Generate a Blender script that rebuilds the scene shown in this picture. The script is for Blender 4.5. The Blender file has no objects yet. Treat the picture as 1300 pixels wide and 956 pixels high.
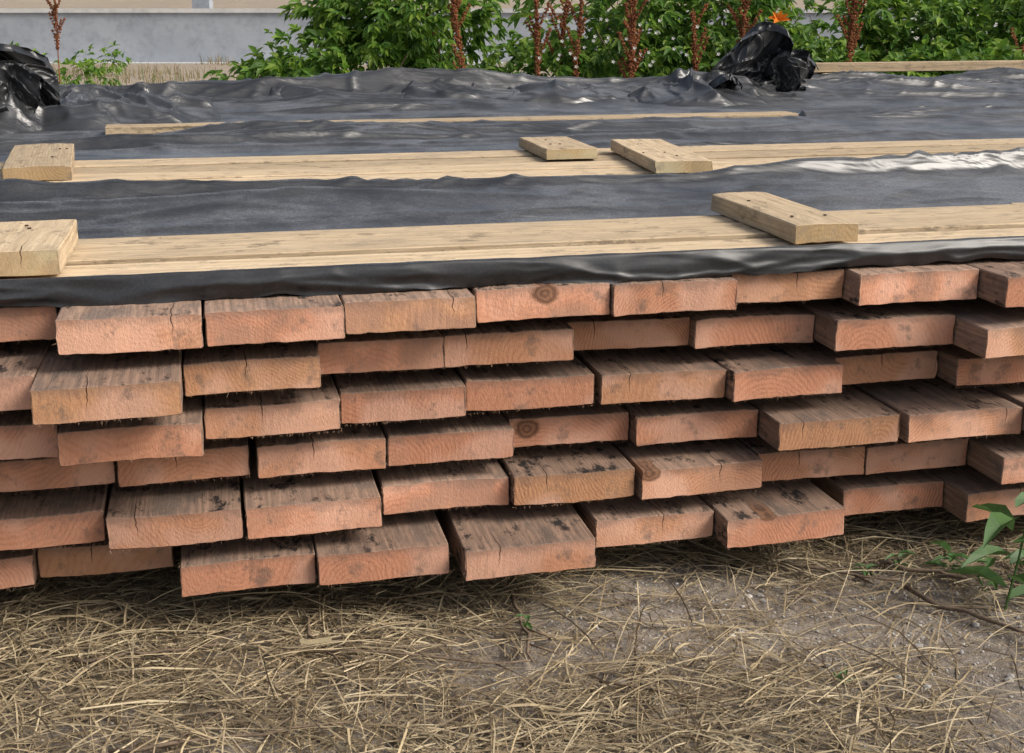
import bpy, math, random
import numpy as np
from mathutils import Vector, noise, Matrix
random.seed(7); rng=np.random.default_rng(7)
S=bpy.context.scene
def nz(x,y,z=0.0): return noise.noise(Vector((x,y,z)))
def sst(a,b,x):
    t=min(1,max(0,(x-a)/(b-a))); return t*t*(3-2*t)
# ------------------------------------------------------------------ nodes
def nd(nt,t,props=None,ins=None):
    n=nt.nodes.new(t)
    for k,v in (props or {}).items(): setattr(n,k,v)
    for k,v in (ins or {}).items():
        s=n.inputs[k]
        if isinstance(v,bpy.types.NodeSocket): nt.links.new(v,s)
        else: s.default_value=v
    return n
def M(nt,op,a,b=None,c=None,clamp=False):
    ins={0:a}
    if b is not None: ins[1]=b
    if c is not None: ins[2]=c
    return nd(nt,'ShaderNodeMath',{'operation':op,'use_clamp':clamp},ins).outputs[0]
def C(c): return (c[0],c[1],c[2],1.0)
def MX(nt,f,a,b,mode='MIX'):
    if isinstance(a,tuple): a=C(a)
    if isinstance(b,tuple): b=C(b)
    return nd(nt,'ShaderNodeMix',{'data_type':'RGBA','blend_type':mode},{0:f,6:a,7:b}).outputs[2]
def NZ(nt,vec,scale,detail=3,rough=.55,dist=0.0):
    return nd(nt,'ShaderNodeTexNoise',None,{'Vector':vec,'Scale':scale,'Detail':detail,'Roughness':rough,'Distortion':dist}).outputs[0]
def MR(nt,v,a,b,c=0.0,d=1.0,sm=True):
    return nd(nt,'ShaderNodeMapRange',{'interpolation_type':'SMOOTHSTEP' if sm else 'LINEAR'},{0:v,1:a,2:b,3:c,4:d}).outputs[0]
def newmat(name):
    m=bpy.data.materials.new(name); m.use_nodes=True
    nt=m.node_tree; nt.nodes.clear()
    out=nt.nodes.new('ShaderNodeOutputMaterial')
    return m,nt,out
def princ(nt,out,**k):
    p=nt.nodes.new('ShaderNodeBsdfPrincipled')
    for kk,v in k.items():
        s=p.inputs[kk.replace('_',' ')]
        if isinstance(v,bpy.types.NodeSocket): nt.links.new(v,s)
        else: s.default_value=C(v) if isinstance(v,tuple) and len(v)==3 else v
    nt.links.new(p.outputs[0],out.inputs[0]); return p

def wood(name,endA,endB,endC,faceA,faceB,dirtc,dirt=(.5,.65),period=.0045,moldc=(.035,.028,.024),moldamt=1.0,bump=.5,grey=(.3,.24,.2)):
    m,nt,out=newmat(name)
    tc=nt.nodes.new('ShaderNodeTexCoord'); oi=nt.nodes.new('ShaderNodeObjectInfo')
    r=oi.outputs['Random']; r2=M(nt,'FRACT',M(nt,'MULTIPLY',r,13.71)); r3=M(nt,'FRACT',M(nt,'MULTIPLY',r,57.3)); r4=M(nt,'FRACT',M(nt,'MULTIPLY',r,131.9))
    off=nd(nt,'ShaderNodeCombineXYZ',None,{0:M(nt,'MULTIPLY',r,40.),1:M(nt,'MULTIPLY',r2,30.),2:M(nt,'MULTIPLY',r3,20.)}).outputs[0]
    ob=tc.outputs['Object']
    def mp(sc): 
        v=nd(nt,'ShaderNodeVectorMath',{'operation':'MULTIPLY'},{0:ob,1:sc}).outputs[0]
        return nd(nt,'ShaderNodeVectorMath',{'operation':'ADD'},{0:v,1:off}).outputs[0]
    sx=nd(nt,'ShaderNodeSeparateXYZ',None,{0:ob}); x,y,z=sx.outputs
    low=NZ(nt,mp((1,.12,1)),14,3)
    cx=M(nt,'MULTIPLY',M(nt,'SUBTRACT',r2,.5),.22); cz=M(nt,'MULTIPLY',M(nt,'ADD',r3,.10),-.13)
    cz=M(nt,'MULTIPLY',cz,M(nt,'SIGN',M(nt,'SUBTRACT',r,.3)))
    dx=M(nt,'SUBTRACT',x,cx); dz=M(nt,'SUBTRACT',z,cz)
    d=M(nt,'SQRT',M(nt,'ADD',M(nt,'MULTIPLY',dx,dx),M(nt,'MULTIPLY',dz,dz)))
    d=M(nt,'ADD',d,M(nt,'MULTIPLY',M(nt,'SUBTRACT',low,.5),.034))
    per=M(nt,'MULTIPLY_ADD',r4,.8,.55)
    ring=M(nt,'POWER',M(nt,'MULTIPLY_ADD',M(nt,'SINE',M(nt,'MULTIPLY',M(nt,'MULTIPLY',d,per),6.283/period)),.5,.5),2.0)
    nrm=nd(nt,'ShaderNodeSeparateXYZ',None,{0:tc.outputs['Normal']})
    isend=MR(nt,M(nt,'ABSOLUTE',nrm.outputs[1]),.6,.85)
    fine=NZ(nt,mp((1,1,.6)),300,3,.75)
    mid=NZ(nt,mp((1,1,1)),24,5,.7)
    big=NZ(nt,mp((1,1,1)),9,2,.5)
    rs=M(nt,'MULTIPLY',ring,M(nt,'MULTIPLY',MR(nt,mid,.35,.65,.15,.85),MR(nt,r4,0,1,.35,.85)))
    e=MX(nt,rs,endA,endB)
    e=MX(nt,MR(nt,r2,.35,1.0,0,.9),e,MX(nt,rs,endC,endB))
    e=MX(nt,MR(nt,fine,.4,.8,0,.28),e,(endB[0]*.7,endB[1]*.7,endB[2]*.7))
    e=MX(nt,MR(nt,big,.44,.62,0,.7),e,(endA[0]*1.10,endA[1]*1.38,endA[2]*1.65))
    e=MX(nt,M(nt,'MULTIPLY',MR(nt,big,.52,.38,0,.8),MR(nt,r3,.25,1.,.0,1.)),e,grey)
    e=MX(nt,MR(nt,mid,.47,.30,0,.65),e,dirtc)
    e=MX(nt,M(nt,'MULTIPLY',MR(nt,M(nt,'ADD',z,M(nt,'MULTIPLY',M(nt,'SUBTRACT',mid,.5),.05)),.006,.026),.5),e,dirtc)
    g=NZ(nt,mp((1,.05,1)),160,3,.65)
    f=MX(nt,MR(nt,g,.3,.7),faceA,faceB)
    f=MX(nt,M(nt,'MULTIPLY',ring,.28),f,(faceB[0]*.6,faceB[1]*.6,faceB[2]*.6))
    dn=NZ(nt,mp((1,.4,1)),14,5,.7)
    f=MX(nt,MR(nt,dn,dirt[0],dirt[1],0,.8),f,dirtc)
    mold=MR(nt,NZ(nt,mp((1,.5,1)),42,4,.75),.50,.62,0,1)
    moldr=MR(nt,dn,.54,.40,0,1)
    f=MX(nt,M(nt,'MULTIPLY',M(nt,'MULTIPLY',mold,moldr),moldamt),f,moldc)
    col=MX(nt,isend,f,e)
    wob=NZ(nt,mp((.2,.3,1)),60,2)
    x0=M(nt,'MULTIPLY',M(nt,'SUBTRACT',r3,.5),.15)
    cd=M(nt,'ABSOLUTE',M(nt,'SUBTRACT',M(nt,'SUBTRACT',x,x0),M(nt,'MULTIPLY',M(nt,'SUBTRACT',wob,.5),.011)))
    zz=M(nt,'MULTIPLY',MR(nt,z,-.014,.02,0,1),MR(nt,y,.02,.10,1,0))
    cr=M(nt,'MULTIPLY',M(nt,'LESS_THAN',cd,M(nt,'MULTIPLY',zz,.0008)),M(nt,'GREATER_THAN',r2,.5))
    def at(n): return nd(nt,'ShaderNodeAttribute',{'attribute_type':'OBJECT','attribute_name':n}).outputs['Fac']
    kr=at('knot_r'); kx=M(nt,'SUBTRACT',x,at('knot_x')); kz=M(nt,'SUBTRACT',z,at('knot_z'))
    kd=M(nt,'SQRT',M(nt,'ADD',M(nt,'MULTIPLY',kx,kx),M(nt,'MULTIPLY',M(nt,'MULTIPLY',kz,kz),1.5)))
    kd=M(nt,'ADD',kd,M(nt,'MULTIPLY',M(nt,'SUBTRACT',mid,.5),.022))
    kin=M(nt,'MULTIPLY',MR(nt,M(nt,'SUBTRACT',kd,kr),.003,-.004),MR(nt,y,.03,.09,1,0))
    kin=M(nt,'MULTIPLY',kin,M(nt,'GREATER_THAN',kr,.001))
    kring=M(nt,'MULTIPLY_ADD',M(nt,'SINE',M(nt,'MULTIPLY',kd,700.)),.5,.5)
    kc=MX(nt,kring,(.08,.04,.025),(.22,.11,.06))
    col=MX(nt,M(nt,'MULTIPLY',kin,.85),col,kc)
    col=MX(nt,cr,col,(.05,.025,.016))
    val=M(nt,'MULTIPLY_ADD',r3,.40,.76)
    col=MX(nt,1.0,col,nd(nt,'ShaderNodeCombineColor',None,{0:val,1:val,2:val}).outputs[0],'MULTIPLY')
    hb=MX(nt,isend,M(nt,'ADD',g,M(nt,'MULTIPLY',mold,.5)),M(nt,'ADD',fine,M(nt,'MULTIPLY',cr,-1.5)))
    b=nd(nt,'ShaderNodeBump',None,{'Strength':bump,'Distance':.002,'Height':hb})
    princ(nt,out,Base_Color=col,Roughness=.85,Normal=b.outputs[0],Specular_IOR_Level=.15)
    return m
m_red=wood('red_sawn_wood',(.62,.295,.18),(.33,.13,.075),(.56,.31,.165),(.36,.24,.175),(.215,.15,.115),(.15,.118,.10),period=.0068,moldc=(.035,.03,.028),bump=.6,grey=(.37,.215,.15))
m_pale=wood('pale_pine_wood',(.50,.355,.19),(.32,.21,.10),(.49,.35,.2),(.60,.47,.315),(.46,.35,.225),(.31,.25,.18),dirt=(.50,.72),period=.009,moldc=(.12,.098,.075),moldamt=.6,bump=.5,grey=(.4,.3,.18))
m_pale2=wood('weathered_pine_wood',(.45,.35,.2),(.32,.24,.12),(.45,.34,.2),(.5,.43,.31),(.38,.32,.22),(.25,.21,.16),dirt=(.5,.72),period=.009,moldamt=.4,bump=.4)

def simple(name,A,B,scale,rough=.9,bump=.3,bd=.01,island=None,detail=6):
    m,nt,out=newmat(name); tc=nt.nodes.new('ShaderNodeTexCoord')
    n=NZ(nt,tc.outputs['Object'],scale,detail,.65)
    c=MX(nt,MR(nt,n,.3,.7),A,B)
    if detail>2:
        n2=NZ(nt,tc.outputs['Object'],scale*7.3,3,.7); c=MX(nt,MR(nt,n2,.4,.8,0,.4),c,(B[0]*.5,B[1]*.5,B[2]*.5))
    if island:
        g=nt.nodes.new('ShaderNodeNewGeometry').outputs['Random Per Island']
        c=MX(nt,g,c,island) 
    k=dict(Base_Color=c,Roughness=rough,Specular_IOR_Level=.2)
    if bump>0: k['Normal']=nd(nt,'ShaderNodeBump',None,{'Strength':bump,'Distance':bd,'Height':n}).outputs[0]
    princ(nt,out,**k)
    return m
m_conc=simple('concrete',(.39,.42,.46),(.31,.34,.385),.8,bump=.15)
m_cope=simple('concrete_coping',(.62,.62,.61),(.52,.52,.52),.8,bump=.15)  # paler than the wall; holds the brighter light on its top edge as colour
m_peb=simple('pebble',(.32,.30,.27),(.22,.2,.18),20,island=(.5,.48,.45),bump=0,detail=1)
m_twig=simple('twig_bark',(.22,.16,.11),(.12,.09,.065),60,bump=.5,bd=.001,detail=3)
m_seed=simple('dock_seed',(.22,.07,.03),(.12,.04,.02),30,island=(.27,.11,.05),bump=0,detail=1)
m_nail=simple('rusty_nail',(.08,.05,.04),(.05,.03,.02),200,bump=0,detail=1)
m_fib=simple('wood_fibre',(.40,.22,.14),(.28,.16,.10),50,island=(.45,.31,.22),bump=0,detail=1)

def leafmat(name,cols,trans=.35,tex=True,spec=.35):
    m,nt,out=newmat(name)
    g=nt.nodes.new('ShaderNodeNewGeometry')
    cr=nt.nodes.new('ShaderNodeValToRGB'); e=cr.color_ramp.elements
    e[0].position=0; e[0].color=C(cols[0]); e[1].position=1; e[1].color=C(cols[-1])
    for i,c in enumerate(cols[1:-1]):
        q=e.new((i+1)/(len(cols)-1)); q.color=C(c)
    nt.links.new(g.outputs['Random Per Island'],cr.inputs[0])
    c=cr.outputs[0]
    if tex:
        tc=nt.nodes.new('ShaderNodeTexCoord'); n=NZ(nt,tc.outputs['Object'],35,2)
        c=MX(nt,MR(nt,n,.35,.75,0,.45),c,(cols[0][0]*.5,cols[0][1]*.5,cols[0][2]*.5))
    p=princ(nt,out,Base_Color=c,Roughness=.5,Specular_IOR_Level=spec)
    if trans>0:
        t=nd(nt,'ShaderNodeBsdfTranslucent',None,{'Color':c})
        mx=nd(nt,'ShaderNodeMixShader',None,{0:trans,1:p.outputs[0],2:t.outputs[0]})
        nt.links.new(mx.outputs[0],out.inputs[0])
    return m
m_leaf=leafmat('bush_leaf',[(.05,.12,.016),(.09,.20,.025),(.16,.29,.035),(.26,.38,.05)],.5,False)
m_weed=leafmat('weed_leaf',[(.05,.12,.03),(.09,.18,.05)],.25)
m_straw=leafmat('straw',[(.13,.095,.06),(.30,.23,.135),(.43,.34,.205),(.54,.45,.29),(.25,.195,.12),(.16,.125,.085)],0,True,.2)
m_dry=leafmat('dry_grass',[(.22,.17,.09),(.36,.28,.15),(.1,.16,.05)],.0,False)
m_pet=leafmat('orange_petal',[(.80,.26,.03),(.75,.20,.02)],.4,False)
m_white=leafmat('white_petal',[(.75,.75,.68),(.8,.8,.75)],.3,False)

m_soil,nt,out=newmat('soil'); tc=nt.nodes.new('ShaderNodeTexCoord'); ob=tc.outputs['Object']
a=NZ(nt,ob,2.2,4,.65); b=NZ(nt,ob,45,5,.75); c3=NZ(nt,ob,240,3,.7)
col=MX(nt,MR(nt,a,.35,.65),(.32,.28,.235),(.215,.185,.155))
col=MX(nt,MR(nt,b,.4,.7,0,.6),col,(.14,.115,.09)); col=MX(nt,MR(nt,c3,.5,.75,0,.5),col,(.43,.39,.34))
yy=nd(nt,'ShaderNodeSeparateXYZ',None,{0:ob}).outputs[1]
col=MX(nt,MR(nt,yy,5.,9.,0,.7),col,(.33,.27,.205))
bp=nd(nt,'ShaderNodeBump',None,{'Strength':1.,'Distance':.010,'Height':b})
princ(nt,out,Base_Color=col,Roughness=.95,Normal=bp.outputs[0],Specular_IOR_Level=.1)
def plastic(name,dust_sheen_max,bumpd,r0,sp_=.8):
    m,nt,out=newmat(name); tc=nt.nodes.new('ShaderNodeTexCoord'); ob=tc.outputs['Object']
    mpn=nd(nt,'ShaderNodeMapping',None,{'Vector':ob,'Rotation':(0,0,-.2267),'Scale':(.13,1,1)}).outputs[0]
    w1=NZ(nt,mpn,22,3,.5,.4); du=NZ(nt,ob,4,4,.7); sp=NZ(nt,ob,260,2,.7)
    up=MR(nt,nd(nt,'ShaderNodeSeparateXYZ',None,{0:nt.nodes.new('ShaderNodeNewGeometry').outputs['Normal']}).outputs[2],.80,.995,.25,1)
    dust_sheen=M(nt,'MULTIPLY',M(nt,'MULTIPLY',MR(nt,du,.32,.7,.18,dust_sheen_max),MR(nt,sp,.35,.7,.4,1)),up)
    col=MX(nt,dust_sheen,(.010,.011,.013),(.30,.315,.34))  # settled dust plus grey sky reflection painted into the colour of flat parts
    bp=nd(nt,'ShaderNodeBump',None,{'Strength':.7,'Distance':bumpd,'Height':w1})
    princ(nt,out,Base_Color=col,Roughness=M(nt,'MULTIPLY_ADD',du,.24,r0),Normal=bp.outputs[0],Specular_IOR_Level=sp_)
    return m
m_plas=plastic('black_polyethylene',.62,.014,.26)
m_hem=plastic('black_polyethylene_hem',.25,.003,.27,.55)

# ------------------------------------------------------------------ helpers
def mesh_obj(name,v,f,mat,smooth=False,parent=None,loc=(0,0,0),rz=0.0):
    me=bpy.data.meshes.new(name); me.from_pydata(v,[],f); me.update()
    if smooth: me.polygons.foreach_set('use_smooth',[True]*len(me.polygons))
    if mat: me.materials.append(mat)
    o=bpy.data.objects.new(name,me); S.collection.objects.link(o)
    o.location=loc; o.rotation_euler=(0,0,rz)
    if parent: o.parent=parent
    return o
def empty(name):
    o=bpy.data.objects.new(name,None); S.collection.objects.link(o); return o
CH=.90; F=1650.; TH=math.atan(423/F); ct,sn=math.cos(TH),math.sin(TH)
A=math.atan2(.2364,1.0324); L=Vector((-math.sin(A),math.cos(A),0)); W=Vector((math.cos(A),math.sin(A),0)); O=Vector((0,1.895,0))
def P(w,s,z): return O+W*w+L*s+Vector((0,0,z))
def survey(u,v,z):   # photo measurement -> stack coordinates on a known level
    yc=(433-v)/F; d=Vector(((u-650)/F,ct+yc*sn,-sn+yc*ct)); t=(z-CH)/d.z; p=d*t
    q=p-O; return q.dot(W),q.dot(L)

def board(name,width,thick,length,mat,parent,loc,rz,seed,tilt=0.0,rough=.0014,nx=18,bowmax=.004):
    rnd=random.Random(seed); sd=seed*3.17
    cup=rnd.uniform(-.003,.003); c=.0018; skw=rnd.uniform(-.03,.03)
    prof=[]
    hw,ht=width/2,thick/2
    for i in range(nx+1): prof.append((-hw+c+(width-2*c)*i/nx,-ht))
    for i in range(5): prof.append((hw,-ht+c+(thick-2*c)*i/4))
    for i in range(nx+1): prof.append((hw-c-(width-2*c)*i/nx,ht))
    for i in range(5): prof.append((-hw,ht-c-(thick-2*c)*i/4))
    n=len(prof)
    ys=[0,.0015,.02,.05,.09,.14,.22,.35,.6,1.,1.6,2.4]
    ys=[q for q in ys if q<length-.06]+[length-.0015,length]
    v=[]; bow=rnd.uniform(-bowmax,bowmax)
    if bowmax<0: bow=-abs(bow)
    for k,y in enumerate(ys):
        ins=.0010 if y in (0,length) else 0
        for (px,pz) in prof:
            e=nz(px*60+sd,pz*90,y*9)*rough+nz(px*170+sd,pz*90,y*9)*rough*.5
            zz=pz*(1-ins/ht)+cup*((px/hw)**2)+e+bow*y
            xx=px*(1-ins/hw)+nz(pz*70,sd,y*7)*rough*1.4
            v.append((xx,y+((nz(px*25,pz*40,sd)*.0022+skw*px) if k<2 else 0),zz))
    f=[]
    for k in range(len(ys)-1):
        for i in range(n):
            j=(i+1)%n; f.append((k*n+i,k*n+j,(k+1)*n+j,(k+1)*n+i))
    def cap(o,flip):
        ce=[]
        top=[o+nx+1+5+ (nx-i) for i in range(nx+1)]; bot=[o+i for i in range(nx+1)]
        for i in range(nx):
            q=(bot[i],top[i],top[i+1],bot[i+1]); ce.append(q if not flip else q[::-1])
        r=[o+nx]+[o+nx+1+i for i in range(5)]+[o+nx+6]; l=[o+2*nx+6]+[o+2*nx+7+i for i in range(5)]+[o]
        for q in (tuple(r),tuple(l)): ce.append(q[::-1] if not flip else q)
        return ce
    f+=cap(0,False)+cap((len(ys)-1)*n,True)
    me=bpy.data.meshes.new(name); me.from_pydata(v,[],f); me.update(); me.materials.append(mat)
    o=bpy.data.objects.new(name,me); S.collection.objects.link(o); o.parent=parent
    o.location=loc; o.rotation_euler=(0,tilt,rz)
    return o

# ------------------------------------------------------------------ lumber stack
stack=empty('lumber_stack')
PITCH=.077; TK=.05; ZT=[CH-.395-PITCH*i for i in range(6)]
rows=[
 [(-110,67,388),(75,248,399),(260,436,388),(437,604,375),(604,780,360),(783,941,353),(944,1083,341),(1085,1250,342),(1252,1420,346)],
 [(-140,42,480),(45,233,487),(233,405,453),(406,562,430),(563,728,421),(730,887,403),(889,1050,398),(1051,1208,403),(1215,1400,411)],
 [(-108,70,541),(73,257,540),(257,430,511),(431,590,494),(591,754,480),(762,928,470),(929,1070,465),(1071,1197,447),(1199,1360,450)],
 [(-30,143,580),(147,315,570),(327,491,560),(492,653,547),(655,806,525),(809,963,522),(972,1141,530),(1144,1310,518)],
 [(-45,131,655),(134,306,652),(312,484,637),(487,648,607),(651,804,600),(807,977,590),(978,1110,570),(1112,1240,560),(1244,1400,575)],
 [(-130,42,712),(44,216,690),(228,400,708),(403,570,697),(590,757,690),(759,908,652),(911,1082,652),(1084,1205,613),(1207,1370,620)]]
front=[]
bi=0
for r,row in enumerate(rows):
    zt=ZT[r]; it=[]
    for (ul,ur,v) in row:
        um=(ul+ur)/2; k=(v-10)/(8090-um)
        wl,s1=survey(ul,v+(um-ul)*k,zt); wr,s2=survey(ur,v-(ur-um)*k,zt); s=(s1+s2)/2
        cw=(wl+wr)/2; wd=min(.206,max(.188,wr-wl)); it.append([cw,s,wd])
    for _ in range(6):
        for i in range(1,len(it)):
            ov=(it[i-1][0]+it[i-1][2]/2+.003)-(it[i][0]-it[i][2]/2)
            if ov>0: it[i-1][0]-=ov/2; it[i][0]+=ov/2
    rr=random.Random(r+50)
    while it[0][0]>-2.2:
        wd=rr.uniform(.195,.205); it.insert(0,[it[0][0]-it[0][2]/2-wd/2-rr.uniform(.003,.015),-.05+rr.uniform(-.07,.05),wd])
    while it[-1][0]<3.3:
        wd=rr.uniform(.195,.205); it.append([it[-1][0]+it[-1][2]/2+wd/2+rr.uniform(.003,.015),-.05+rr.uniform(-.07,.05),wd])
    for (cw,s,wd) in it:
        bi+=1; tk=TK*random.uniform(.92,1.0)
        o=board('board_%d'%bi,wd,tk,3.95+random.uniform(-.1,.1)-s,m_red,stack,P(cw,s,zt-TK+tk/2-(.0025 if r==0 else 0)),A+random.uniform(-.012,.012),bi,tilt=random.uniform(-.012,.012) if r else random.uniform(-.006,.006),bowmax=-.0012 if r==0 else .002)
        front.append((cw,s,wd,zt))
        if r==0 and abs(cw-.04)<.09: o['knot_x']=-.0;o['knot_z']=.014;o['knot_r']=.022
        if r==3 and abs(cw-.05)<.09: o['knot_x']=-.07;o['knot_z']=.006;o['knot_r']=.022
        if r==1 and -.95<cw<-.72: o['knot_x']=.03;o['knot_z']=.0;o['knot_r']=.02
        if r==5 and abs(cw-.42)<.09: o['knot_x']=-.03;o['knot_z']=.03;o['knot_r']=.016
        if r==4 and abs(cw-.27)<.09: o['knot_x']=-.09;o['knot_z']=.02;o['knot_r']=.018
        if r==1 and abs(cw-1.06)<.09: o['knot_x']=-.06;o['knot_z']=-.004;o['knot_r']=.014
fv=[];ff=[]
for (cw,s,wd,zt) in front:
    if not(-1.0<cw<1.5): continue
    am=random.random()
    for _ in range(int(40+150*am)):
        u=random.random(); side=random.random()
        if side<.62: w=cw+(u-.5)*wd; z=zt-TK+random.uniform(-.001,.001); dr=Vector((random.gauss(0,.5),random.gauss(-.3,.5),-1))
        elif side<.85: w=cw+random.choice((-.5,.5))*wd; z=zt-TK*u; dr=Vector((random.gauss(0,1),-.5,-.5))
        else: w=cw+(u-.5)*wd; z=zt; dr=Vector((random.gauss(0,1),-.7,.6))
        dr.normalize(); ln=random.uniform(.0015,.005)*(2 if random.random()<.05 else 1)
        p=P(w,s+random.uniform(-.001,.002),z); d=(W*dr.x+L*dr.y+Vector((0,0,dr.z)))*ln
        sdv=Vector((random.uniform(-1,1),random.uniform(-1,1),random.uniform(-1,1))).normalized()*.0003
        i=len(fv); fv+= [tuple(p-sdv),tuple(p+sdv),tuple(p+d)]; ff.append((i,i+1,i+2))
mesh_obj('saw_fuzz',fv,ff,m_fib,parent=stack)
k=0
for r in range(5):
    for s in (.45,1.75,3.2):
        k+=1; board('sticker_%d'%k,.06,PITCH-TK-.0035,5.6,m_pale2,stack,P(-2.25,s+.02*r,ZT[r]-TK-(PITCH-TK)/2),A-math.pi/2,400+k,nx=4,bowmax=0)
for s in (.35,1.8,3.3):
    k+=1; board('bearer_%d'%k,.09,.066,5.6,m_pale2,stack,P(-2.25,s,.034),A-math.pi/2,500+k,nx=4,bowmax=0)

planks=empty('cover_planks')
ZP=ZT[0]+.004; PK=.028
def cross(nm,s,wd,w0,w1,seed,skew=0.0,dz=0.0,mat=None,tk=None):
    tk=tk or PK
    return board(nm,wd,tk,w1-w0,mat or m_pale,planks,P(w0,s,ZP+tk/2+dz),A-math.pi/2+skew,seed,nx=8,rough=.0018,bowmax=.0012)
cross('plank_1',.055,.106,-2.3,3.3,701)
cross('plank_2',.178,.112,-2.3,3.2,702,.002,.004)
cross('plank_3',.304,.106,-2.2,1.05,703,-.002,-.001)
cross('plank_4',.300,.102,1.056,3.4,704,.001)
cross('plank_5',1.01,.12,-2.3,3.3,705,.002)
cross('plank_6',1.150,.12,-2.3,.62,706,-.004,.003)
cross('plank_7',1.155,.115,.63,3.3,707,.002)
cross('plank_8',1.292,.12,-2.2,3.4,708,-.003)
cross('plank_9',1.435,.12,-2.3,3.4,709,.002,.002)
cross('plank_10',2.50,.11,-.75,1.6,710,.004,.005,tk=.024)

def block(w,s0,length,wd,tk,rot,seed,mat=m_pale,z0=None):
    e=empty('wood_block'); zz=(ZP+PK+.005 if z0 is None else z0)
    board('block_body',wd,tk,length,mat,e,P(w,s0,zz+tk/2),A+rot,seed,nx=8,rough=.0013)
    for i in range(3):
        ww=w+random.uniform(-.3,.3)*wd; ss=s0+random.choice((.2,.35,.7,.8))*length
        c=P(ww,ss,zz+tk+.0012); vs=[];n=8
        for h in (0,.0016):
            for a_ in range(n): vs.append((c.x+math.cos(a_*6.283/n)*.003,c.y+math.sin(a_*6.283/n)*.003,c.z+h-.001))
        fs=[(a_,(a_+1)%n,n+(a_+1)%n,n+a_) for a_ in range(n)]+[tuple(range(n,2*n))]
        mesh_obj('nail_%d'%(i+1),vs,fs,m_nail,parent=e)
block(.514,.018,.36,.108,.030,.0,801)
block(-.72,.014,.27,.165,.036,.0,802)
block(-.79,1.08,.5,.14,.032,.08,803)
block(.60,.90,.48,.132,.028,-.09,804)
block(.43,1.22,.32,.13,.026,-.02,805)
bat=empty('timber_batten')
board('batten',.07,.042,2.6,m_pale,bat,P(2.12,3.86,.63),A-math.pi/2,810,nx=6,bowmax=.001)
board('batten_prop',.10,.10,.12,m_pale2,bat,P(2.4,3.80,.557),A,811,nx=4)
board('batten_prop_b',.10,.10,.12,m_pale2,bat,P(4.0,3.80,.557),A,812,nx=4)

# ------------------------------------------------------------------ plastic cover
tarp=empty('plastic_cover')
nw,ns=600,700
ws=np.linspace(-2.35,3.5,nw); ss=np.linspace(.0,3.95,ns)
TX=[-2.3,-.95,-.5,0,.3,.5,.75,1.2,3.5]; TY=[.085,.086,.064,.056,.062,.058,.078,.080,.07]
def crease(w,s,fw,fs,z,sh):
    a_=nz(w*fw,s*fs,z); return max(0,1-abs(a_)*sh)
def plas_h(w,s):
    base=ZT[0]+.0025; h=base
    m1=sst(.345,.385,s+.014*nz(w*4,8))*(1-sst(.89,.955,s+.02*nz(w*3,5))); m2=sst(1.48,1.56,s+.02*nz(w*3,15)); m3=sst(3.0,3.35,s)
    if m1>0:
        T=float(np.interp(w,TX,TY)); dr=.06*nz(w*.6,3.3)
        c=.68+dr
        g=math.exp(-((s-c)/(.16 if s<c else .13))**2)
        st_=nz(w*.40,s*1.0,5)*.24+.02*nz(w*1.5,s*3,2)
        v1=crease(w+.3*nz(w*.6,s*3),s+st_,.32,6.0,0,3.6)**1.3
        v2=crease(w,s+st_*1.3,.6,12,4,3.2)**1.4
        v3=crease(w+s*1.6,s-w*.25,1.8,12,9,5)**1.6
        v4=crease(w-s*1.3,s+w*.18,2.6,17,19,5)**1.6
        env=.40+.60*g
        h+=m1*(T*g*.44+T*env*(.46*v1+.26*v2)+(.006*v3+.003*v4)*env+.0006*nz(w*5,s*22,2)+.004)
    if m2>0:
        st_=nz(w*.4,s*1.1,15)*.25+.02*nz(w*2,s*4,3)
        f=crease(w,s+st_,.30,4.2,2,5)**1.4*.026+crease(w,s+st_,.6,10,6,6)**1.5*.010+crease(w+s,s-w*.2,1.8,8,16,9)**1.5*.005+.0008*nz(w*3,s*9)
        f*=.45+.8*sst(-.25,.3,nz(w*.7,s*1.5,33))
        pm=1-(1-sst(.06,.11,abs(s-2.50)))*(1 if (-.8<w<1.65) else 0)
        h+=m2*(.003+f)*pm
    if m3>0:
        st_=nz(w*.6,s*1.3,25)*.22
        lump=.045+.035*nz(w*.9,1.1)+.012*nz(w*2.4,8.8)-.012*(1-sst(-.9,-.2,w))
        c=3.55-.06*nz(w*.7,4.4)
        g=math.exp(-((s-c)/.19)**2)
        f=crease(w,s+st_,.6,5,2,3)**1.5*.045+crease(w+s,s+st_,1.3,11,6,3)**1.5*.018+crease(w+s*2,s-w*.4,3.5,9,8,5)**1.6*.008
        h+=m3*(g*lump+f*(.25+g))*(1-.7*sst(3.8,3.95,s))
    return h
v=[];f=[]
for i,w in enumerate(ws):
    for j,s in enumerate(ss):
        v.append(tuple(P(w,s,plas_h(w,s))))
for i in range(nw-1):
    for j in range(ns-1):
        a_=i*ns+j; f.append((a_,a_+ns,a_+ns+1,a_+1))
mesh_obj('sheet',v,f,m_plas,smooth=True,parent=tarp)
v=[];f=[]; n1=1200; K=22
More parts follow.
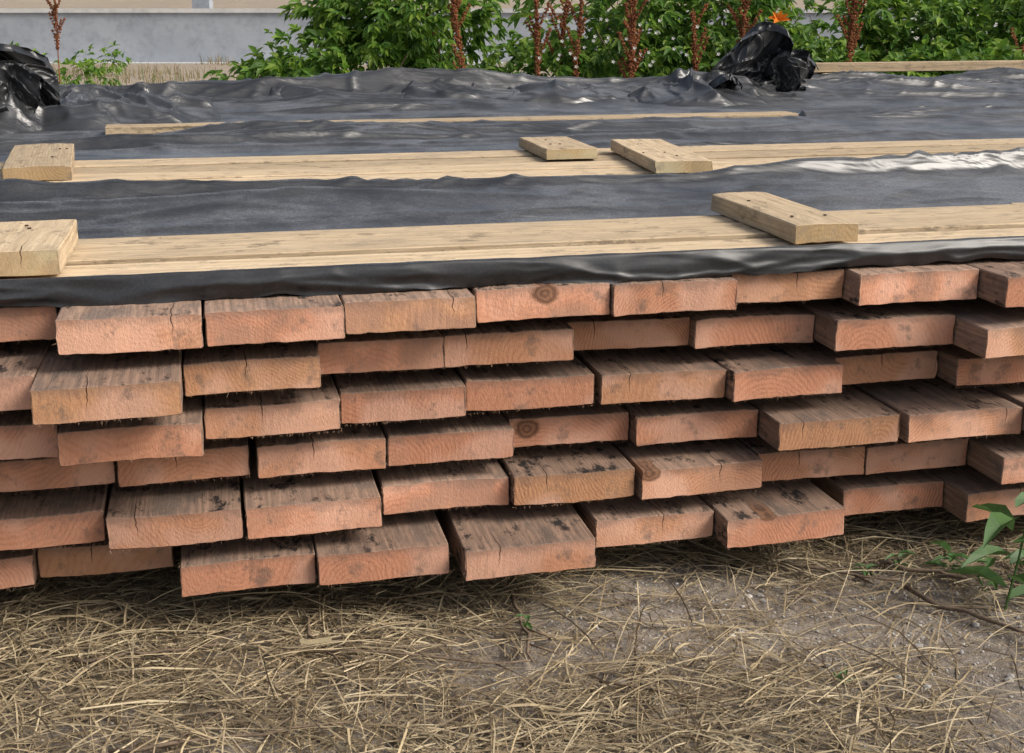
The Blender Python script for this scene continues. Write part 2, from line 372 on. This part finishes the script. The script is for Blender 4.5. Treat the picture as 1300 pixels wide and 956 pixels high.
for i in range(n1):
    w=-2.35+5.8*i/(n1-1)
    drop=.005+.012*nz(w*2.2,1)+.008*nz(w*7,2)+.026*math.exp(-((w+.57)/.05)**2)+.004*nz(w*25,5)
    lip=.004+.008*abs(nz(w*3,9))+.007*abs(nz(w*11,3))
    for k_ in range(K):
        t=k_/(K-1)
        if t<.25: q=t/.25; s=.0+lip*(1-q)-.003; z=ZP+PK+.0055-.001*(1-q)
        else:
            q=(t-.25)/.75; z=ZP+PK+.0055-q*(PK+.007+drop); s=-.004-.008*math.sin(q*3.1)*(.6+nz(w*4,6))-.010*q*max(0,nz(w*2.4,12))
        s+=.004*nz(w*4+q*1.5,t*3,3)*(.3+t)-.006*crease(w-t*.16,t*.2,4,9,4,3.2)**1.3*t-.0025*crease(w+t*.08,t*.2,10,9,14,4)*t; z+=.0014*nz(w*18,t*6,7)
        v.append(tuple(P(w,s-.003,z)))
for i in range(n1-1):
    for k_ in range(K-1):
        a_=i*K+k_; f.append((a_,a_+1,a_+K+1,a_+K))
mesh_obj('front_hem',v,f,m_hem,smooth=True,parent=tarp)
def fan(nm,base,a0,a1,R,pleats,amp,seed,yaw=0.0,lean=.2,na=130,nr=66,vs=1.0):
    v=[];f=[]
    cw_=Vector((math.cos(A+yaw),math.sin(A+yaw),0)); dp=Vector((-math.sin(A+yaw),math.cos(A+yaw),0))
    for i in range(na):
        t=i/(na-1); an=a0+(a1-a0)*t
        Re=R*(.70+.30*math.sin(math.pi*t)+.16*nz(t*2.2,seed))
        for j in range(nr):
            q=j/(nr-1)
            ph=t*pleats*6.283+2.6*nz(t*1.6,seed,q*1.0)
            tri=math.asin(math.sin(ph)*.9)/1.57
            rr=Re*(q if q<.82 else .82+(q-.82)*(1-1.6*(q-.82)/.18*.5))
            over=max(0,q-.78)/.22
            dep=amp*q**.7*(tri+.5*nz(t*5+seed,q*3))+lean*rr+ .05*over**2*(1 if (seed*7)%2<1 else -1)
            an2=an+.22*nz(q*2,t*3,seed+1)
            zz=(math.cos(an2)*rr-.03*over**2)*vs
            p=base+cw_*(math.sin(an2)*rr)+dp*dep+Vector((0,0,max(-.01,zz)))
            cr_=crease(t*1.0,q,4,5,seed,4)**1.5+.5*crease(t+q*.3,q,9,6,seed+3,4.5)**1.5
            p+=dp*(-.018*cr_)+Vector((0,0,.006*cr_))
            v.append(tuple(p))
    for i in range(na-1):
        for j in range(nr-1):
            a_=i*nr+j; f.append((a_,a_+nr,a_+nr+1,a_+1))
    mesh_obj(nm,v,f,m_hem,smooth=True,parent=tarp)
def pile(nm,w0,w1,s0,s1,H,seed,peaks,fr=1.0):
    v=[];f=[];na=int((w1-w0)/.008);nb=int((s1-s0)/.008)
    for i in range(na):
        for j in range(nb):
            tw=i/(na-1);ts=j/(nb-1);w=w0+(w1-w0)*tw;s=s0+(s1-s0)*ts
            wx=w+.06*nz(w*5*fr,s*5*fr,seed); sx_=s+.06*nz(w*5*fr,s*5*fr,seed+9)
            e=0
            for (pw,ps,ph,rw,rs) in peaks:
                e=max(e,ph*max(0,1-(((wx-pw)/rw)**2+((sx_-ps)/rs)**2)**.5)**.75)
            edge=sst(0,.12,tw)*sst(0,.12,1-tw)*sst(0,.12,ts)*sst(0,.12,1-ts)
            fo=crease(wx,sx_,4*fr,8*fr,seed+2,3)**1.5*.45+crease(wx+sx_,sx_-wx*.5,9*fr,13*fr,seed+6,3.5)**1.6*.2
            z=H*e*(.7+fo)*edge
            v.append(tuple(P(w+.03*nz(w*8,s*8,seed+7)*e/.5,s+.05*nz(w*9,s*9,seed+5)*e,ZT[0]-.01+z+(.018*edge))))
    for i in range(na-1):
        for j in range(nb-1):
            a_=i*nb+j; f.append((a_,a_+nb,a_+nb+1,a_+1))
    mesh_obj(nm,v,f,m_plas,smooth=True,parent=tarp)
B=P(1.82,3.50,.52)
fan('bunch_fan_1',B+W*(-.24)+L*(-.05),.55,1.42,.56,1.6,.045,3.1,yaw=.1,lean=-.05,vs=.95)
fan('bunch_fan_2',B+W*(-.06),.05,1.15,.42,1.7,.05,8.4,yaw=-.2,lean=.08,vs=.75)
fan('bunch_fan_3',B+W*.22+L*(-.04),-.75,.55,.29,1.5,.055,12.4,yaw=.3,lean=-.18,vs=.9)
fan('bunch_fan_4',B+W*.30+L*.03,-.9,.30,.28,1.5,.05,15.4,yaw=-.2,lean=.0,vs=.9)
fan('bunch_fan_8',B+W*.12+L*(-.10),-.5,1.2,.22,1.4,.05,18.4,yaw=.0,lean=-.45)
fan('bunch_fan_9',B+W*.10+L*(.02),-.35,.75,.28,1.5,.05,31.4,yaw=-.1,lean=-.05,vs=.85)
fan('bunch_fan_11',B+W*(-.14)+L*(-.12),-1.3,.6,.15,1.4,.04,41.4,yaw=.0,lean=-.5)
pile('bunch_base',1.15,2.35,3.10,3.85,.13,4.2,[(1.60,3.45,1,.42,.30),(1.95,3.5,.9,.28,.22)])
C0=P(-.93,2.75,.52)
fan('bunch_fan_5',C0+W*.03,-1.5,-.1,.44,2,.06,21.3,yaw=.1,lean=-.1,vs=.9)
fan('bunch_fan_6',C0+W*(-.12)+L*.08,-1.4,.30,.36,2,.06,25.3,yaw=-.3,lean=.1,vs=.9)
fan('bunch_fan_7',C0+W*(-.08)+L*(-.06),-1.5,.3,.27,1.7,.06,28.3,yaw=.4,lean=-.35)
fan('bunch_fan_10',C0+W*(-.16),-.9,.6,.33,1.8,.06,35.3,yaw=.1,lean=-.1,vs=.95)
pile('bunch_base_b',-1.7,-.42,2.45,3.3,.24,6.2,[(-1.20,2.85,1,.40,.32),(-.82,2.85,.6,.40,.25)])
pile('heap_left',-.95,-.35,2.75,3.25,.13,14.2,[(-.70,3.0,.9,.26,.2),(-.52,3.02,.6,.2,.16)],1.0)
pile('heap_rear',-1.05,.25,3.2,3.75,.07,9.2,[(-.7,3.45,.9,.35,.2),(-.15,3.5,1.2,.45,.16)],.8)
pile('heap_rear_b',.2,1.45,3.25,3.75,.12,19.2,[(.5,3.5,.9,.35,.2),(1.0,3.45,.8,.42,.2)],.8)

# ------------------------------------------------------------------ ground
def gh(x,y):
    near=math.exp(-((x)**2+(y-2)**2)/16)
    h=(.012*nz(x*2.5,y*2.5)+.006*nz(x*9,y*9)+.0035*nz(x*28,y*28))*(.3+.7*near)-.006
    h+=.06*nz(x*.3,y*.3)*sst(5,9,abs(y-2)+abs(x)*.3)
    if y>22.5: h+=sst(22.5,24,y)*.6+sst(24,60,y)*1.5+sst(60,300,y)*6+.15*nz(x*.2,y*.2)
    return h
def axis(n,c,span,k):
    t=np.linspace(-1,1,n); return c+span*np.sinh(k*t)/math.sinh(k)
xs=axis(330,.1,320,8.5); ys_=axis(330,1.9,320,8.5)
v=[(x,y,gh(x,y)) for x in xs for y in ys_]
n=len(ys_); f=[(i*n+j,(i+1)*n+j,(i+1)*n+j+1,i*n+j+1) for i in range(len(xs)-1) for j in range(n-1)]
mesh_obj('ground',v,f,m_soil,smooth=True)
def straw(N,x0,x1,y0,y1,v,f,bare=True):
    c=0
    while c<N:
        x=random.uniform(x0,x1); y=random.uniform(y0,y1)
        p=.95
        if bare:
            b_=math.exp(-(((x-.60)/.42)**2+((y-1.80)/.22)**2))*.93
            b_=max(b_,.8*sst(.05,.35,nz(x*2.1+4,y*2.6)))
            p=1-b_
        if random.random()>p: continue
        c+=1
        ln=random.choice((.012,.02,.035,.05,.08,.12,.17))*random.uniform(.7,1.3); wd=random.uniform(.0004,.0012)*(1.5 if random.random()<.07 else 1)
        a_=random.gauss(.15,1.0); cu=random.gauss(0,.45)
        zl=random.uniform(0,.012)*(2 if random.random()<.08 else 1); slope=random.gauss(0,.06); arch=random.uniform(0,.08)*ln
        roll=random.uniform(-.9,.9)
        i0=len(v); px,py=x,y; seg=3 if ln<.09 else 4
        kink=random.randint(1,seg) if random.random()<.25 else -1; ka=random.gauss(0,.7)
        for k_ in range(seg+1):
            t=k_/seg; an=a_+cu*(t-.5)*.7+(ka if kink>=0 and k_>=kink else 0)
            g0=gh(px,py)
            z=max(g0+.001+zl+slope*ln*(t-.5)+arch*4*t*(1-t),g0+.001)
            nx_,ny_=-math.sin(an),math.cos(an); ww=wd*(1 if k_<seg else .4)
            v.append((px+nx_*ww*math.cos(roll),py+ny_*ww*math.cos(roll),z+ww*math.sin(roll)))
            v.append((px-nx_*ww*math.cos(roll),py-ny_*ww*math.cos(roll),z-ww*math.sin(roll)))
            px+=math.cos(an)*ln/seg; py+=math.sin(an)*ln/seg
        for k_ in range(seg): f.append((i0+2*k_,i0+2*k_+1,i0+2*k_+3,i0+2*k_+2))
v=[];f=[]
straw(28000,-.85,1.25,1.2,2.3,v,f)
straw(7000,-2.5,3.2,.3,2.4,v,f)
mesh_obj('straw_litter',v,f,m_straw)
v=[];f=[]
t_=(1+5**.5)/2
ico_v=[Vector(q).normalized() for q in [(-1,t_,0),(1,t_,0),(-1,-t_,0),(1,-t_,0),(0,-1,t_),(0,1,t_),(0,-1,-t_),(0,1,-t_),(t_,0,-1),(t_,0,1),(-t_,0,-1),(-t_,0,1)]]
ico_f=[(0,11,5),(0,5,1),(0,1,7),(0,7,10),(0,10,11),(1,5,9),(5,11,4),(11,10,2),(10,7,6),(7,1,8),(3,9,4),(3,4,2),(3,2,6),(3,6,8),(3,8,9),(4,9,5),(2,4,11),(6,2,10),(8,6,7),(9,8,1)]
for _ in range(4500):
    if random.random()<.65: x=random.gauss(.60,.35); y=random.gauss(1.78,.22)
    else: x=random.uniform(-1.5,2.2); y=random.uniform(1.1,2.4)
    r=random.uniform(.0007,.003)*(2.2 if random.random()<.04 else 1); i0=len(v)
    z=gh(x,y); sx_,sy_,sz_=[random.uniform(.7,1.3) for _ in range(3)]
    for q in ico_v: v.append((x+q.x*r*sx_,y+q.y*r*sy_,z+q.z*r*sz_*.7+r*.3))
    f+=[tuple(i0+k_ for k_ in t3) for t3 in ico_f]
mesh_obj('gravel',v,f,m_peb)
def tube(v,f,pts,rads,n=6):
    i0=len(v); pts=[Vector(p) for p in pts]
    for k_,p in enumerate(pts):
        d=(pts[min(k_+1,len(pts)-1)]-pts[max(k_-1,0)]).normalized()
        a_=d.cross(Vector((0,0,1)) if abs(d.z)<.9 else Vector((1,0,0))).normalized(); b_=d.cross(a_)
        for q in range(n):
            t=6.283*q/n; v.append(tuple(p+(a_*math.cos(t)+b_*math.sin(t))*rads[k_]))
    for k_ in range(len(pts)-1):
        for q in range(n): f.append((i0+k_*n+q,i0+k_*n+(q+1)%n,i0+(k_+1)*n+(q+1)%n,i0+(k_+1)*n+q))
    f.append(tuple(i0+(len(pts)-1)*n+q for q in range(n))); f.append(tuple(i0+q for q in range(n))[::-1])
def twig(x0,y0,x1,y1,r,seed,z=.014,side=2):
    v=[];f=[];rd=random.Random(seed);n=9;pts=[]
    for i in range(n):
        t=i/(n-1); x=x0+(x1-x0)*t+rd.gauss(0,.004); y=y0+(y1-y0)*t+rd.gauss(0,.004)
        pts.append((x,y,gh(x,y)+z+rd.uniform(0,.004)))
    tube(v,f,pts,[r*(1-.5*i/(n-1))*rd.uniform(.85,1.15) for i in range(n)])
    for _ in range(side):
        k_=rd.randint(2,7); p=Vector(pts[k_]); d=Vector((x1-x0,y1-y0,0)).normalized(); d=Matrix.Rotation(rd.choice((-.7,.7)),3,'Z')@d
        q=[p+d*rd.uniform(.02,.05)*i+Vector((0,0,.002*i)) for i in range(3)]
        tube(v,f,q,[r*.5,r*.4,r*.25],5)
    mesh_obj('twig',v,f,m_twig,smooth=True)
twig(.62,1.90,.80,1.70,.0045,1); twig(.60,2.0,.74,1.93,.005,2)
twig(-.62,1.66,-.42,1.70,.003,3); twig(.0,1.88,.03,1.66,.0035,4,side=3)
twig(-.34,1.85,-.22,1.60,.0025,5); twig(-.30,1.70,.02,1.66,.0025,6); twig(.12,1.60,.34,1.52,.002,7); twig(-.5,1.42,-.2,1.50,.0028,8)
twig(.45,2.0,.62,1.93,.004,9)
board('wood_chip',.045,.008,.03,m_pale,None,(-.275,1.655,.028),.15,900,nx=4)

# ------------------------------------------------------------------ leaves
LB=[(0,0,0),(.18,.27,.03),(.5,.34,.05),(.8,.2,.0),(1.05,0,-.06),(.8,-.2,.0),(.5,-.34,.05),(.18,-.27,.03),(.5,0,-.03)]
LF=[(0,1,8),(1,2,8),(2,3,8),(3,4,8),(4,5,8),(5,6,8),(6,7,8),(7,0,8)]
def leaf(v,f,p,d,up,size,wd=.75,droop=0.0):
    d=d.normalized(); s=d.cross(up)
    if s.length<1e-3: s=Vector((1,0,0))
    s.normalize(); u=s.cross(d); i0=len(v)
    for (a_,b_,c_) in LB:
        q=p+d*(a_*size)+s*(b_*size*wd)+u*(c_*size*1.6)+Vector((0,0,-droop*a_*a_*size)); v.append((q.x,q.y,q.z))
    f+=[tuple(i0+k_ for k_ in t) for t in LF]
def bush(nm,ells,N,size,mat,seed,stems=30):
    rd=random.Random(seed); v=[];f=[]; vols=[e[3]*e[5] for e in ells]
    for _ in range(N):
        e=rd.choices(ells,vols)[0]
        dr=Vector((rd.gauss(0,1),rd.gauss(0,1),rd.gauss(0,1))).normalized()
        rr=rd.random()**.38
        bump_=1+.38*nz(dr.x*2.4+seed,dr.y*2.4,dr.z*2.4)
        p=Vector((e[0]+dr.x*e[3]*rr*bump_,e[1]+dr.y*e[4]*rr*bump_,e[2]+dr.z*e[5]*rr*bump_))
        if nz(p.x*3.2+seed,p.y*3.2,p.z*3.2)<-.24: continue
        if p.z<.03: continue
        ax=(dr+Vector((rd.gauss(0,.5),rd.gauss(0,.5),rd.gauss(.1,.4)))).normalized()
        k5=rd.randint(3,5); sz=size*rd.uniform(.6,1.3)
        up=Vector((rd.gauss(0,.35),-.55+rd.gauss(0,.35),1)).normalized()
        s=ax.cross(up).normalized()
        for i in range(k5):
            an=(i-(k5-1)/2)*.75
            d=ax*math.cos(an)+s*math.sin(an)
            leaf(v,f,p,d+Vector((0,0,-.25)),up,sz*(1-.12*abs(i-(k5-1)/2)),.68,.25)
    o=mesh_obj(nm,v,f,mat)
    v=[];f=[]
    for _ in range(stems):
        e=rd.choices(ells,vols)[0]; bx=e[0]+rd.gauss(0,.2)*e[3]; by=e[1]+rd.gauss(0,.2)
        tx=e[0]+rd.uniform(-.8,.8)*e[3]; ty=e[1]+rd.uniform(-.6,.6)*e[4]; tz=e[2]+rd.uniform(0,.8)*e[5]
        tube(v,f,[(bx+(tx-bx)*t**1.5,by+(ty-by)*t**1.5,tz*t) for t in (0,.3,.6,1)],[.009,.007,.005,.002],5)
    mesh_obj('stems',v,f,m_twig,parent=o)
    return o
bush('creeper_bush',[(-.85,7.3,.40,.76,.5,.42),(-.50,7.4,.80,.48,.4,.36),(-1.30,7.2,.35,.45,.35,.26),(-.85,7.6,.85,.35,.3,.25)],3300,.068,m_leaf,11)
bush('hedge_bush',[(.12,7.2,.46,.40,.3,.28),(.65,7.4,.66,.47,.4,.52),(1.25,7.6,.78,.5,.5,.60),(1.9,7.4,.54,.6,.45,.48),(2.3,7.5,.60,.5,.4,.46),(2.95,7.5,.74,.5,.45,.5),(1.5,7.0,.42,.5,.3,.34),(2.4,6.9,.44,.7,.3,.30)],7800,.068,m_leaf,23,60)
bush('shrub',[(.9,9.3,.6,1.1,.5,.65),(3.2,9.4,.7,1.0,.5,.75),(4.4,8.6,.7,.9,.6,.75)],2400,.09,m_leaf,31,30)
bush('shrub',[(-6.6,17,.2,.6,.5,.25),(-5.6,18,.2,.4,.5,.2),(-4.9,15,.15,.5,.4,.18)],300,.09,m_leaf,37,8)
def dock(x,y,ztop,lean,seed,z0=.45):
    rd=random.Random(seed); v=[];f=[];n=9
    pts=[Vector((x+lean*(i/(n-1))**1.5,y,ztop*i/(n-1))) for i in range(n)]
    root=mesh_obj('dock_plant',*(lambda V,Fc:(tube(V,Fc,pts,[.006*(1-.6*i/(n-1)) for i in range(n)],6),(V,Fc))[1])([],[]),m_seed)
    def clump(c,r,k_):
        for _ in range(k_):
            d=Vector((rd.gauss(0,1),rd.gauss(0,1),rd.gauss(0,1))).normalized(); q=c+d*r*rd.random()**.5
            s_=rd.uniform(.004,.0075); i0=len(v)
            a1=Vector((rd.gauss(0,1),rd.gauss(0,1),rd.gauss(0,1))).normalized(); b1=a1.orthogonal().normalized(); c1=a1.cross(b1)
            for t in (a1,-a1,b1,-b1,c1,-c1): v.append(tuple(q+t*s_))
            f.extend([(i0,i0+2,i0+4),(i0,i0+4,i0+3),(i0,i0+3,i0+5),(i0,i0+5,i0+2),(i0+1,i0+4,i0+2),(i0+1,i0+3,i0+4),(i0+1,i0+5,i0+3),(i0+1,i0+2,i0+5)])
    zz=z0
    while zz<ztop:
        t=zz/ztop; c=Vector((x+lean*t**1.5,y,zz)); 
        if nz(zz*14,seed)>-.3: clump(c,.023*(1.15-t*.5)*rd.uniform(.5,1.2),int(24*rd.uniform(.5,1.1)))
        if rd.random()<.25:
            dd=Vector((rd.choice((-1,1))*rd.uniform(.3,.6),rd.uniform(-.3,.3),1)).normalized()
            for q in range(1,rd.randint(4,9)): clump(c+dd*.020*q,.011,10)
        zz+=.016
    mesh_obj('seeds',v,f,m_seed,parent=root)
    v=[];f=[]
    for _ in range(6):
        a_=rd.uniform(0,6.28); leaf(v,f,Vector((x,y,rd.uniform(.05,.35))),Vector((math.cos(a_),math.sin(a_),.5)),Vector((0,0,1)),.22,.4,.4)
    mesh_obj('leaves',v,f,m_weed,parent=root)
for (x,y,zt_,ln,sd) in [(-.20,6.9,1.02,-.12,1),(.14,6.9,1.2,-.02,2),(.31,7.0,1.0,.06,3),(.60,6.8,1.2,.03,4),(.98,6.9,.90,-.05,5),(1.2,7.0,1.1,.02,6),(1.7,6.8,1.15,.05,7),(-3.25,9.5,1.0,.02,8),(1.13,6.8,.8,.08,10),(-.42,7.5,1.15,-.10,12),(.22,7.2,1.15,.10,13),(.66,7.0,1.05,-.05,14),(2.6,6.9,.72,.05,15)]:
    dock(x,y,zt_,ln,sd,.5 if y<8 else .62)
v=[];f=[]; tube(v,f,[(1.30,6.7,0),(1.31,6.7,.4),(1.33,6.7,.84)],[.005,.004,.003])
lily=mesh_obj('daylily',v,f,m_weed)
v=[];f=[]
for i in range(6):
    a_=i*math.pi/3+.3; leaf(v,f,Vector((1.33,6.68,.84)),Vector((math.cos(a_)*.8,-.3,math.sin(a_)*.6+.6)),Vector((0,-.8,.5)),.062,.6,.2)
mesh_obj('flower',v,f,m_pet,parent=lily)
v=[];f=[]
for _ in range(10):
    a_=random.uniform(0,6.28); leaf(v,f,Vector((1.30,6.7,.02)),Vector((math.cos(a_)*.5,math.sin(a_)*.5,1)),Vector((0,0,1)),.45,.12,.3)
mesh_obj('leaves',v,f,m_weed,parent=lily)
v=[];f=[]
for _ in range(35):
    c=Vector((random.gauss(.62,.22),6.85+random.uniform(-.1,.1),random.uniform(.6,.85)))
    for i in range(5):
        a_=i*1.257; leaf(v,f,c,Vector((math.cos(a_),-.3,math.sin(a_))),Vector((0,-1,.2)),.011,.9)
mesh_obj('white_wildflowers',v,f,m_white)
def weed(x,y,n,size,h,seed,wd=.5,d0=None):
    rd=random.Random(seed); v=[];f=[]; z=gh(x,y)
    tube(v,f,[(x,y,z),(x+rd.gauss(0,.01),y,z+h*.5),(x+rd.gauss(0,.015),y,z+h)],[.0022,.0018,.001],5)
    for i in range(n):
        a_=i*2.4+rd.uniform(-.4,.4); t=(i+1)/n
        leaf(v,f,Vector((x,y,z+h*t)),Vector((math.cos(a_),math.sin(a_),.45)),Vector((0,0,1)),size*rd.uniform(.7,1.2),wd,.35)
    mesh_obj('weed_plant',v,f,m_weed)
weed(.765,1.85,9,.11,.17,1,.42); weed(.72,1.98,7,.045,.04,2); weed(.64,2.0,6,.035,.03,3,.35); weed(.76,1.92,5,.05,.05,12)
weed(.02,1.78,5,.022,.03,4); weed(.46,1.62,5,.022,.02,5,.3); weed(.86,1.93,9,.07,.10,6,.4); weed(.58,1.97,5,.03,.02,7)

# ------------------------------------------------------------------ background wall
def box(v,f,x0,x1,y0,y1,z0,z1):
    i=len(v); v+=[(x0,y0,z0),(x1,y0,z0),(x1,y1,z0),(x0,y1,z0),(x0,y0,z1),(x1,y0,z1),(x1,y1,z1),(x0,y1,z1)]
    f+=[tuple(i+k_ for k_ in q) for q in ((0,3,2,1),(4,5,6,7),(0,1,5,4),(1,2,6,5),(2,3,7,6),(3,0,4,7))]
v=[];f=[]
box(v,f,-40,44,22.0,22.35,-.2,.82)
wall=mesh_obj('concrete_wall',v,f,m_conc)
v=[];f=[]; box(v,f,-40,44,21.96,22.45,.822,.89)
mesh_obj('coping',v,f,m_cope,parent=wall)
v=[];f=[]; box(v,f,-40,44,21.7,21.997,-.2,.03)
mesh_obj('footing',v,f,m_cope,parent=wall)
v=[];f=[]; box(v,f,5.6,7.1,19.0,20.2,-.1,1.5); box(v,f,5.5,7.2,18.9,20.3,1.502,1.6); mesh_obj('concrete_block',v,f,m_cope)
v=[];f=[]; box(v,f,-5.6,-5.3,23.5,23.8,.2,3.2); box(v,f,-5.65,-5.25,23.45,23.85,3.202,3.3); mesh_obj('concrete_post',v,f,m_conc)
v=[];f=[]
for _ in range(2400):
    cx_=random.uniform(-14,12); cy_=random.uniform(8.5,21.6) if random.random()<.6 else random.uniform(22.8,30)
    if nz(cx_*.5,cy_*.5,3)<-.05: continue
    for _ in range(random.randint(4,14)):
        x=cx_+random.gauss(0,.09); y=cy_+random.gauss(0,.09); h=random.uniform(.04,.2); z=gh(x,y); dx_=random.gauss(0,.3)*h; dy_=random.gauss(0,.3)*h; w_=.005
        i0=len(v); v+=[(x-w_,y,z),(x+w_,y,z),(x+w_*.6+dx_*.4,y+dy_*.4,z+h*.6),(x-w_*.6+dx_*.4,y+dy_*.4,z+h*.6),(x+dx_,y+dy_,z+h)]
        f+=[(i0,i0+1,i0+2,i0+3),(i0+3,i0+2,i0+4)]
mesh_obj('dry_grass',v,f,m_dry)

# ------------------------------------------------------------------ light and camera
az=math.radians(110); el=math.radians(42)
wd_=bpy.data.worlds.new('World'); S.world=wd_; wd_.use_nodes=True; nt=wd_.node_tree
bg=nt.nodes['Background']; sky=nt.nodes.new('ShaderNodeTexSky'); sky.sky_type='NISHITA'; sky.sun_disc=False
sky.sun_elevation=el; sky.sun_rotation=az; sky.air_density=1.0; sky.dust_density=5.0; sky.ozone_density=.5
hs=nt.nodes.new('ShaderNodeHueSaturation'); hs.inputs['Saturation'].default_value=.7
nt.links.new(sky.outputs[0],hs.inputs['Color']); nt.links.new(hs.outputs[0],bg.inputs[0]); bg.inputs[1].default_value=.15
sl=bpy.data.lights.new('sun','SUN'); sl.energy=3.0; sl.angle=math.radians(24); sl.color=(1,.95,.87)
so=bpy.data.objects.new('sun',sl); S.collection.objects.link(so)
sd=Vector((math.sin(az)*math.cos(el),math.cos(az)*math.cos(el),math.sin(el)))
so.rotation_euler=sd.to_track_quat('Z','Y').to_euler()
cam=bpy.data.cameras.new('camera'); co=bpy.data.objects.new('camera',cam); S.collection.objects.link(co)
co.location=(0,0,CH); co.rotation_euler=(math.pi/2-TH,0,0); cam.sensor_width=36; cam.lens=36*F/1300; cam.shift_y=-45/1300
cam.clip_end=2000; cam.clip_start=.05; S.camera=co
S.view_settings.view_transform='Standard'; S.view_settings.look='None'; S.view_settings.exposure=0
